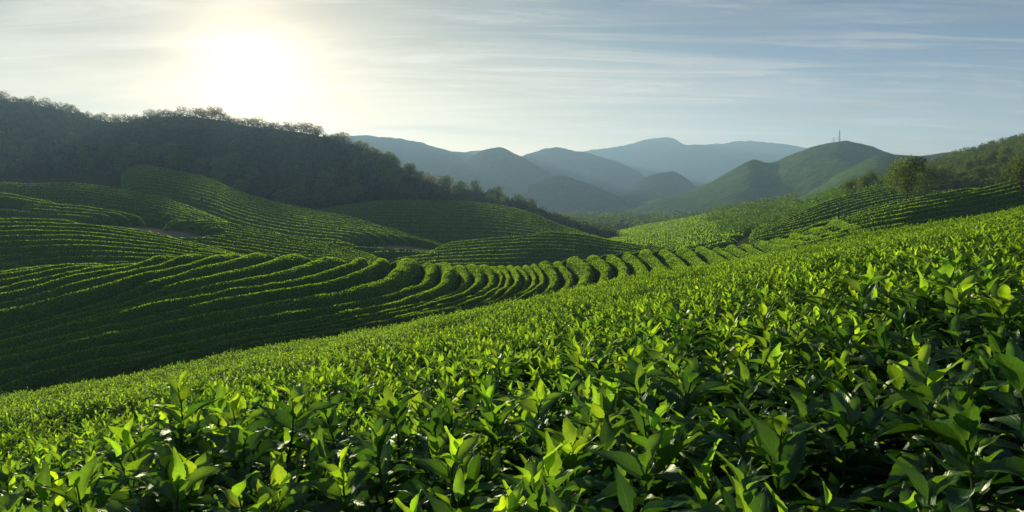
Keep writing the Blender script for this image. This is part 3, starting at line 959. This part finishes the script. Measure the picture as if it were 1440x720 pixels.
auto_rows('lobe_f', (425, 985), 3.1, 'hedge on the broad shaded terrace under the wood edge, {} row up', 'hedges of the broad shaded terrace', slant=0.1, dens=11, leaf=0.176, h=1.6)
auto_rows('lobe_g', (530, 975), 2.0, 'hedge on the low striped fan behind the knoll saddle, {} row up', 'hedges of the low striped fan', slant=-0.75, dens=27, leaf=0.120, h=1.15)
auto_rows('right_terraces', (1095, 1560), 1.4, 'hedge on the sweeping terraces behind the near slope, {} row up', 'hedges of the terraces behind the near slope', slant=0.25, dens=40, leaf=0.104, step=0.4, t0=0.0, h=0.9)
auto_rows('right_lobe', (1055, 1420), 2.1, 'hedge on the shaded terrace below the tall tree, {} row up', 'hedges of the terrace below the tall tree', slant=0.15, dens=16, leaf=0.136, h=1.2)
auto_rows('meadow', (828, 1050), 3.4, 'hedge on the pale valley floor before the hazy hills, {} row up', 'hedges of the pale valley floor', slant=0.3, dens=7, leaf=0.28, h=1.1, tmax=0.8)
print('rows', N_ROWS[0])


# ------------------------------------------------------------------ trees
def make_tree(height, nleaf, leaf, lobes, seed, spread=0.36, base_col=(0.035, 0.062, 0.016)):
    r = np.random.default_rng(seed)
    tr = Bag()
    th = height * r.uniform(0.30, 0.4)
    bend = r.normal(0, 0.04 * height, 2)
    tube(tr, [(0, 0, -0.4), (bend[0] * .3, bend[1] * .3, th * .5), (bend[0], bend[1], th), (bend[0] * 1.4, bend[1] * 1.4, height * 0.75)], 0.028 * height, 0.008 * height, 7)
    cen = []
    for k in range(lobes):
        t = k / lobes
        az = k * 2.399 + r.uniform(0, 1); rad = height * spread * r.uniform(0.35, 1) * (1 - 0.55 * t)
        c = np.array((bend[0] + rad * math.cos(az), bend[1] + rad * math.sin(az), height * (0.42 + 0.50 * t) + r.normal(0, 0.03) * height))
        cen.append((c, height * r.uniform(0.12, 0.2)))
        st = np.array((bend[0] * 1.0, bend[1] * 1.0, th * r.uniform(0.8, 1.3)))
        tube(tr, [st, (st + c) / 2 + (0, 0, 0.03 * height), c], 0.010 * height, 0.003 * height, 5)
    trunk = tr.mesh('trunk', [M_BARK])
    cr = Bag()
    k = r.integers(0, lobes, nleaf)
    cc = np.array([c for c, _ in cen])[k]; rr = np.array([q for _, q in cen])[k]
    v = unit(r.normal(size=(nleaf, 3))); v[:, 2] *= 0.72
    Pn = cc + v * (rr * r.uniform(0.35, 1.05, nleaf) ** 0.6)[:, None]
    D = unit(v + r.normal(0, 0.8, (nleaf, 3))); Nn = r.normal(size=(nleaf, 3)) + v
    col = np.array(base_col) * r.uniform(0.65, 1.5, (nleaf, 1)) * (0.8 + 0.5 * r.random(lobes))[k][:, None]
    tint = np.concatenate([col, np.full((nleaf, 1), 0.8)], 1)
    put_leaves(cr, Pn, D, Nn, leaf * r.uniform(0.7, 1.4, nleaf), tint, TPL_DIA)
    return trunk, cr.mesh('crown', [M_TREELEAF], smooth=False)


FAR_TREES = [make_tree(8, 460, 0.55, 14, 100 + k, spread=0.55, base_col=(0.085, 0.085, 0.028)) for k in range(6)]  # paler, warmer leaf colour puts the backlight into the skyline crowns
WOOD_TREES = [make_tree(8, 700, 0.55, 11, 200 + k, base_col=(0.045, 0.078, 0.018)) for k in range(5)]  # leaf colour lightened to suggest sunlit crowns where the hill blocks the sun
NEAR_TREES = [make_tree(9, 3600, 0.30, 15, 300 + k, spread=0.30, base_col=(0.055, 0.088, 0.02)) for k in range(4)]


def add_tree(x, y, scale, protos, label, group, stretch=1.0, sink=0.1):
    tr, cr = protos[int(rng.integers(len(protos)))]
    o = empty('broadleaf_tree', (x, y, float(land_xy(np.array(x), np.array(y))) - sink))
    o.rotation_euler.z = rng.uniform(0, 6.28)
    o.scale = (scale * rng.uniform(0.9, 1.15), scale * rng.uniform(0.9, 1.15), scale * stretch)
    link('trunk', tr, o); link('crown', cr, o)
    tag(o, label, 'tree', group)
    return o


def build_trees():
    p = P['dark_hill']
    # along the skyline of the dark hill
    px = -20.0; sk = []
    while px < 620:
        a = float(ray(px, 200)[0])
        y = float(p.yT(a)) * rng.uniform(0.985, 1.0)
        sk.append((a * y, y, px))
        px += rng.uniform(4.5, 9.5)
    for k, (x, y, px) in enumerate(sk):
        big = 1.15 + 0.55 * max(0, vnoise(px * 0.03, 0.5, 71)) * 2
        s = big * rng.uniform(0.45, 1.0) * 0.85
        add_tree(x, y, s, FAR_TREES, f'lacy backlit tree on the skyline of the dark wooded hill, {ordinal(k + 1)} from its left end', 'trees on the skyline of the dark hill', 0.85, 1.0)
    print('skyline', len(sk))
    # lower edge of the wood, above the tea
    rows = []
    for q in range(74):
        px = rng.uniform(-30, 500); a = float(ray(px, 250)[0]); t = rng.uniform(0.03, 0.30)
        y = float(p.yB(a) + t * (p.yT(a) - p.yB(a)))
        rows.append((px, a * y, y))
    for k, (px, x, y) in enumerate(sorted(rows)):
        add_tree(x, y, rng.uniform(0.6, 1.0), WOOD_TREES, f'leafy tree at the wood edge above the tea, {ordinal(k + 1)} from the left', 'trees at the lower edge of the dark wood')
    rows = []
    for q in range(46):
        px = rng.uniform(500, 865); a = float(ray(px, 250)[0]); t = rng.uniform(0.3, 1.0) if px < 700 else rng.uniform(0.2, 1.0)
        y = float(p.yB(a) + t * (p.yT(a) - p.yB(a)))
        rows.append((px, a * y, y))
    for k, (px, x, y) in enumerate(sorted(rows)):
        s = rng.uniform(0.7, 1.1) * np.interp(px, [500, 700, 865], [1, 0.85, 0.4])
        add_tree(x, y, s, WOOD_TREES, f'bushy tree on the spur descending to the valley, {ordinal(k + 1)} from the left', 'trees on the spur descending to the valley')
    # right hand hill
    p = P['right_hill']
    rows = []
    for q in range(80):
        px = rng.uniform(1195, 1500); a = float(ray(px, 250)[0]); t = rng.uniform(0.02, 1.02) ** 1.2
        y = float(p.yB(a) + t * (p.yT(a) - p.yB(a)))
        rows.append((px, a * y, y, t))
    for k, (px, x, y, t) in enumerate(sorted(rows)):
        add_tree(x, y, rng.uniform(0.3, 0.5) * (0.6 if t > 0.4 else 1), WOOD_TREES if t > .35 else NEAR_TREES, f'round green tree on the wooded hill above the terraces, {ordinal(k + 1)} from its valley end', 'trees on the hill above the terraces')
    # single trees
    def at(px, y): 
        a = float(ray(px, 260)[0]); return a * y, y
    for (px, y, s, st, lab) in [
        (1276, 66, 0.52, 1.15, 'tall narrow sunlit tree standing alone at the corner of the shaded terrace'),
        (1262, 109, 0.62, 0.95, 'dark tree close behind the tall sunlit tree'),
        (1303, 100, 0.58, 1.05, 'full tree just right of the tall sunlit tree'),
        (1322, 112, 0.62, 1.05, 'dark upright tree above the end of the terraces'),
        (1440, 61, 0.42, 1.1, 'rounded sunlit tree cut by the right edge above the near slope'),
        (1196, 118, 0.48, 0.9, 'broad low tree at the head of the shrub bank'),
        (1215, 120, 0.50, 0.9, 'small broad tree behind the shaded terrace top'),
        (1117, 103, 0.34, 0.55, 'low dark clump-like tree at the left end of the shaded terrace'),
    ]:
        x, yy = at(px, y)
        add_tree(x, yy, s, NEAR_TREES, lab, None, st)


build_trees()


def build_woodland(name, key, n_crowns, arange_px, trange, size, leaf, per, col, label):
    p = P[key]; bag = Bag()
    px = rng.uniform(*arange_px, n_crowns); a = ray(px, np.full(n_crowns, 250.0))[0]
    t = rng.uniform(*trange, n_crowns)
    y = p.yB(a) + t * (p.yT(a) - p.yB(a)); x = a * y
    z = land_xy(x, y)
    r = size * rng.uniform(0.6, 1.3, n_crowns)
    k = np.repeat(np.arange(n_crowns), per); m = len(k)
    v = unit(rng.normal(size=(m, 3))); v[:, 2] = np.abs(v[:, 2]) * 0.9
    ctr = np.stack([x, y, z + r * 0.5], -1)
    Pn = ctr[k] + v * (r[k] * rng.uniform(0.5, 1.05, m))[:, None]
    D = unit(v + rng.normal(0, 0.8, (m, 3))); Nn = rng.normal(size=(m, 3)) + v
    c = np.array(col) * rng.uniform(0.6, 1.4, (m, 1)) * rng.uniform(0.7, 1.3, n_crowns)[k][:, None]
    put_leaves(bag, Pn, D, Nn, leaf * rng.uniform(0.7, 1.4, m), np.concatenate([c, np.full((m, 1), 0.7)], 1), TPL_DIA)
    tag(link(name, bag.mesh(name, [M_TREELEAF], smooth=False)), label, name.replace('_', ' '), None, 'stuff')


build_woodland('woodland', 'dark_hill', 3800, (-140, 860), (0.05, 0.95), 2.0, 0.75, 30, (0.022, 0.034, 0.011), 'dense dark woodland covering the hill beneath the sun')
build_woodland('woodland', 'right_hill', 1700, (1185, 1600), (0.03, 1.02), 1.35, 0.36, 40, (0.045, 0.075, 0.018), 'green woodland covering the slope above the terraces')
build_woodland('undergrowth', 'shrub_bank', 700, (1015, 1295), (0.02, 1.0), 1.3, 0.38, 50, (0.055, 0.12, 0.02), 'rough scrub on the bank between the valley floor and terraces')
build_woodland('undergrowth', 'meadow', 260, (1000, 1118), (0.35, 1.0), 1.6, 0.5, 40, (0.06, 0.115, 0.022), 'low scrub on the rise at the edge of the valley floor')


def build_valley_wood():
    bag = Bag(); n = 420
    px = rng.uniform(640, 990, n); a = ray(px, np.full(n, 300.0))[0]; y = rng.uniform(262, 520, n); x = a * y
    z = land_xy(x, y); r = rng.uniform(1.0, 3.6, n); per = 34
    k = np.repeat(np.arange(n), per); m = len(k)
    v = unit(rng.normal(size=(m, 3))); v[:, 2] = np.abs(v[:, 2]) * 0.9
    Pn = np.stack([x, y, z + r * 0.4], -1)[k] + v * (r[k] * rng.uniform(0.5, 1.05, m))[:, None]
    c = np.array((0.05, 0.085, 0.022)) * rng.uniform(0.6, 1.4, (m, 1)) * rng.uniform(0.7, 1.3, n)[k][:, None]
    put_leaves(bag, Pn, unit(v + rng.normal(0, 0.8, (m, 3))), rng.normal(size=(m, 3)) + v, 1.1 * rng.uniform(0.7, 1.4, m), np.concatenate([c, np.full((m, 1), 0.7)], 1), TPL_DIA)
    tag(link('woodland', bag.mesh('woodland', [M_TREELEAF], smooth=False)), 'hazy woodland on the valley floor between the hills', 'woodland', None, 'stuff')


build_valley_wood()


# ------------------------------------------------------------------ radio mast on the hilltop
def build_mast():
    def spot(px):
        a = float(ray(px, 205)[0]); y = float(TOWER_HILL.yT(a)) - 1
        return a * y, y, float(TOWER_HILL.z(np.array(a), np.array(y)))
    x, y, z = spot(1180)
    o = empty('radio_mast', (x, y, z - 0.5))
    H = 14.0
    lat = Bag()
    for sx, sy in ((1, 1), (1, -1), (-1, 1), (-1, -1)):
        tube(lat, [(sx * 0.55, sy * 0.55, 0), (sx * 0.22, sy * 0.22, H * 0.9)], 0.11, 0.08, 5)
    for k in range(10):
        z0, z1 = H * 0.09 * k, H * 0.09 * (k + 1); w0, w1 = 0.55 - 0.033 * k, 0.55 - 0.033 * (k + 1)
        for (ax, ay, bx, by) in ((-1, -1, 1, -1), (1, 1, -1, 1), (-1, 1, -1, -1), (1, -1, 1, 1)):
            tube(lat, [(ax * w0, ay * w0, z0), (bx * w1, by * w1, z1)], 0.05, 0.05, 4)
    link('lattice', lat.mesh('lattice', [M_METAL]), o)
    an = Bag(); tube(an, [(0, 0, H * 0.88), (0, 0, H * 1.12)], 0.09, 0.05, 5); link('antenna', an.mesh('antenna', [M_METAL]), o)
    for dx in (-7, -5, 3.2):
        g = Bag(); tube(g, [(0, 0, H * 0.62), (dx, 0.6 * dx, -0.6 + 0.05 * dx)], 0.05, 0.05, 4); link('guy_wire', g.mesh('guy_wire', [M_METAL]), o)
    tag(o, 'thin steel lattice radio mast on the hilltop across the valley', 'radio mast')
    x, y, z = spot(1172)
    o = empty('transmission_tower', (x, y, z - 0.6))
    H = 6.5; lat = Bag()
    for sx in (-1, 1):
        for sy in (-1, 1): tube(lat, [(sx * 1.5, sy * 1.0, 0), (sx * 0.1, sy * 0.1, H)], 0.08, 0.06, 4)
    for k in range(4):
        f0, f1 = k / 4, (k + 1) / 4
        for s in (-1, 1):
            tube(lat, [(s * 1.5 * (1 - f0), -1.0 * (1 - f0), H * f0), (-s * 1.5 * (1 - f1), -1.0 * (1 - f1), H * f1)], 0.05, 0.05, 4)
    link('lattice', lat.mesh('lattice', [M_METAL]), o)
    arm = Bag(); tube(arm, [(-1.5, 0, H * 0.8), (1.5, 0, H * 0.8)], 0.07, 0.07, 4); link('cross_arm', arm.mesh('cross_arm', [M_METAL]), o)
    tag(o, 'short wide lattice pylon beside the taller radio mast', 'pylon')


build_mast()
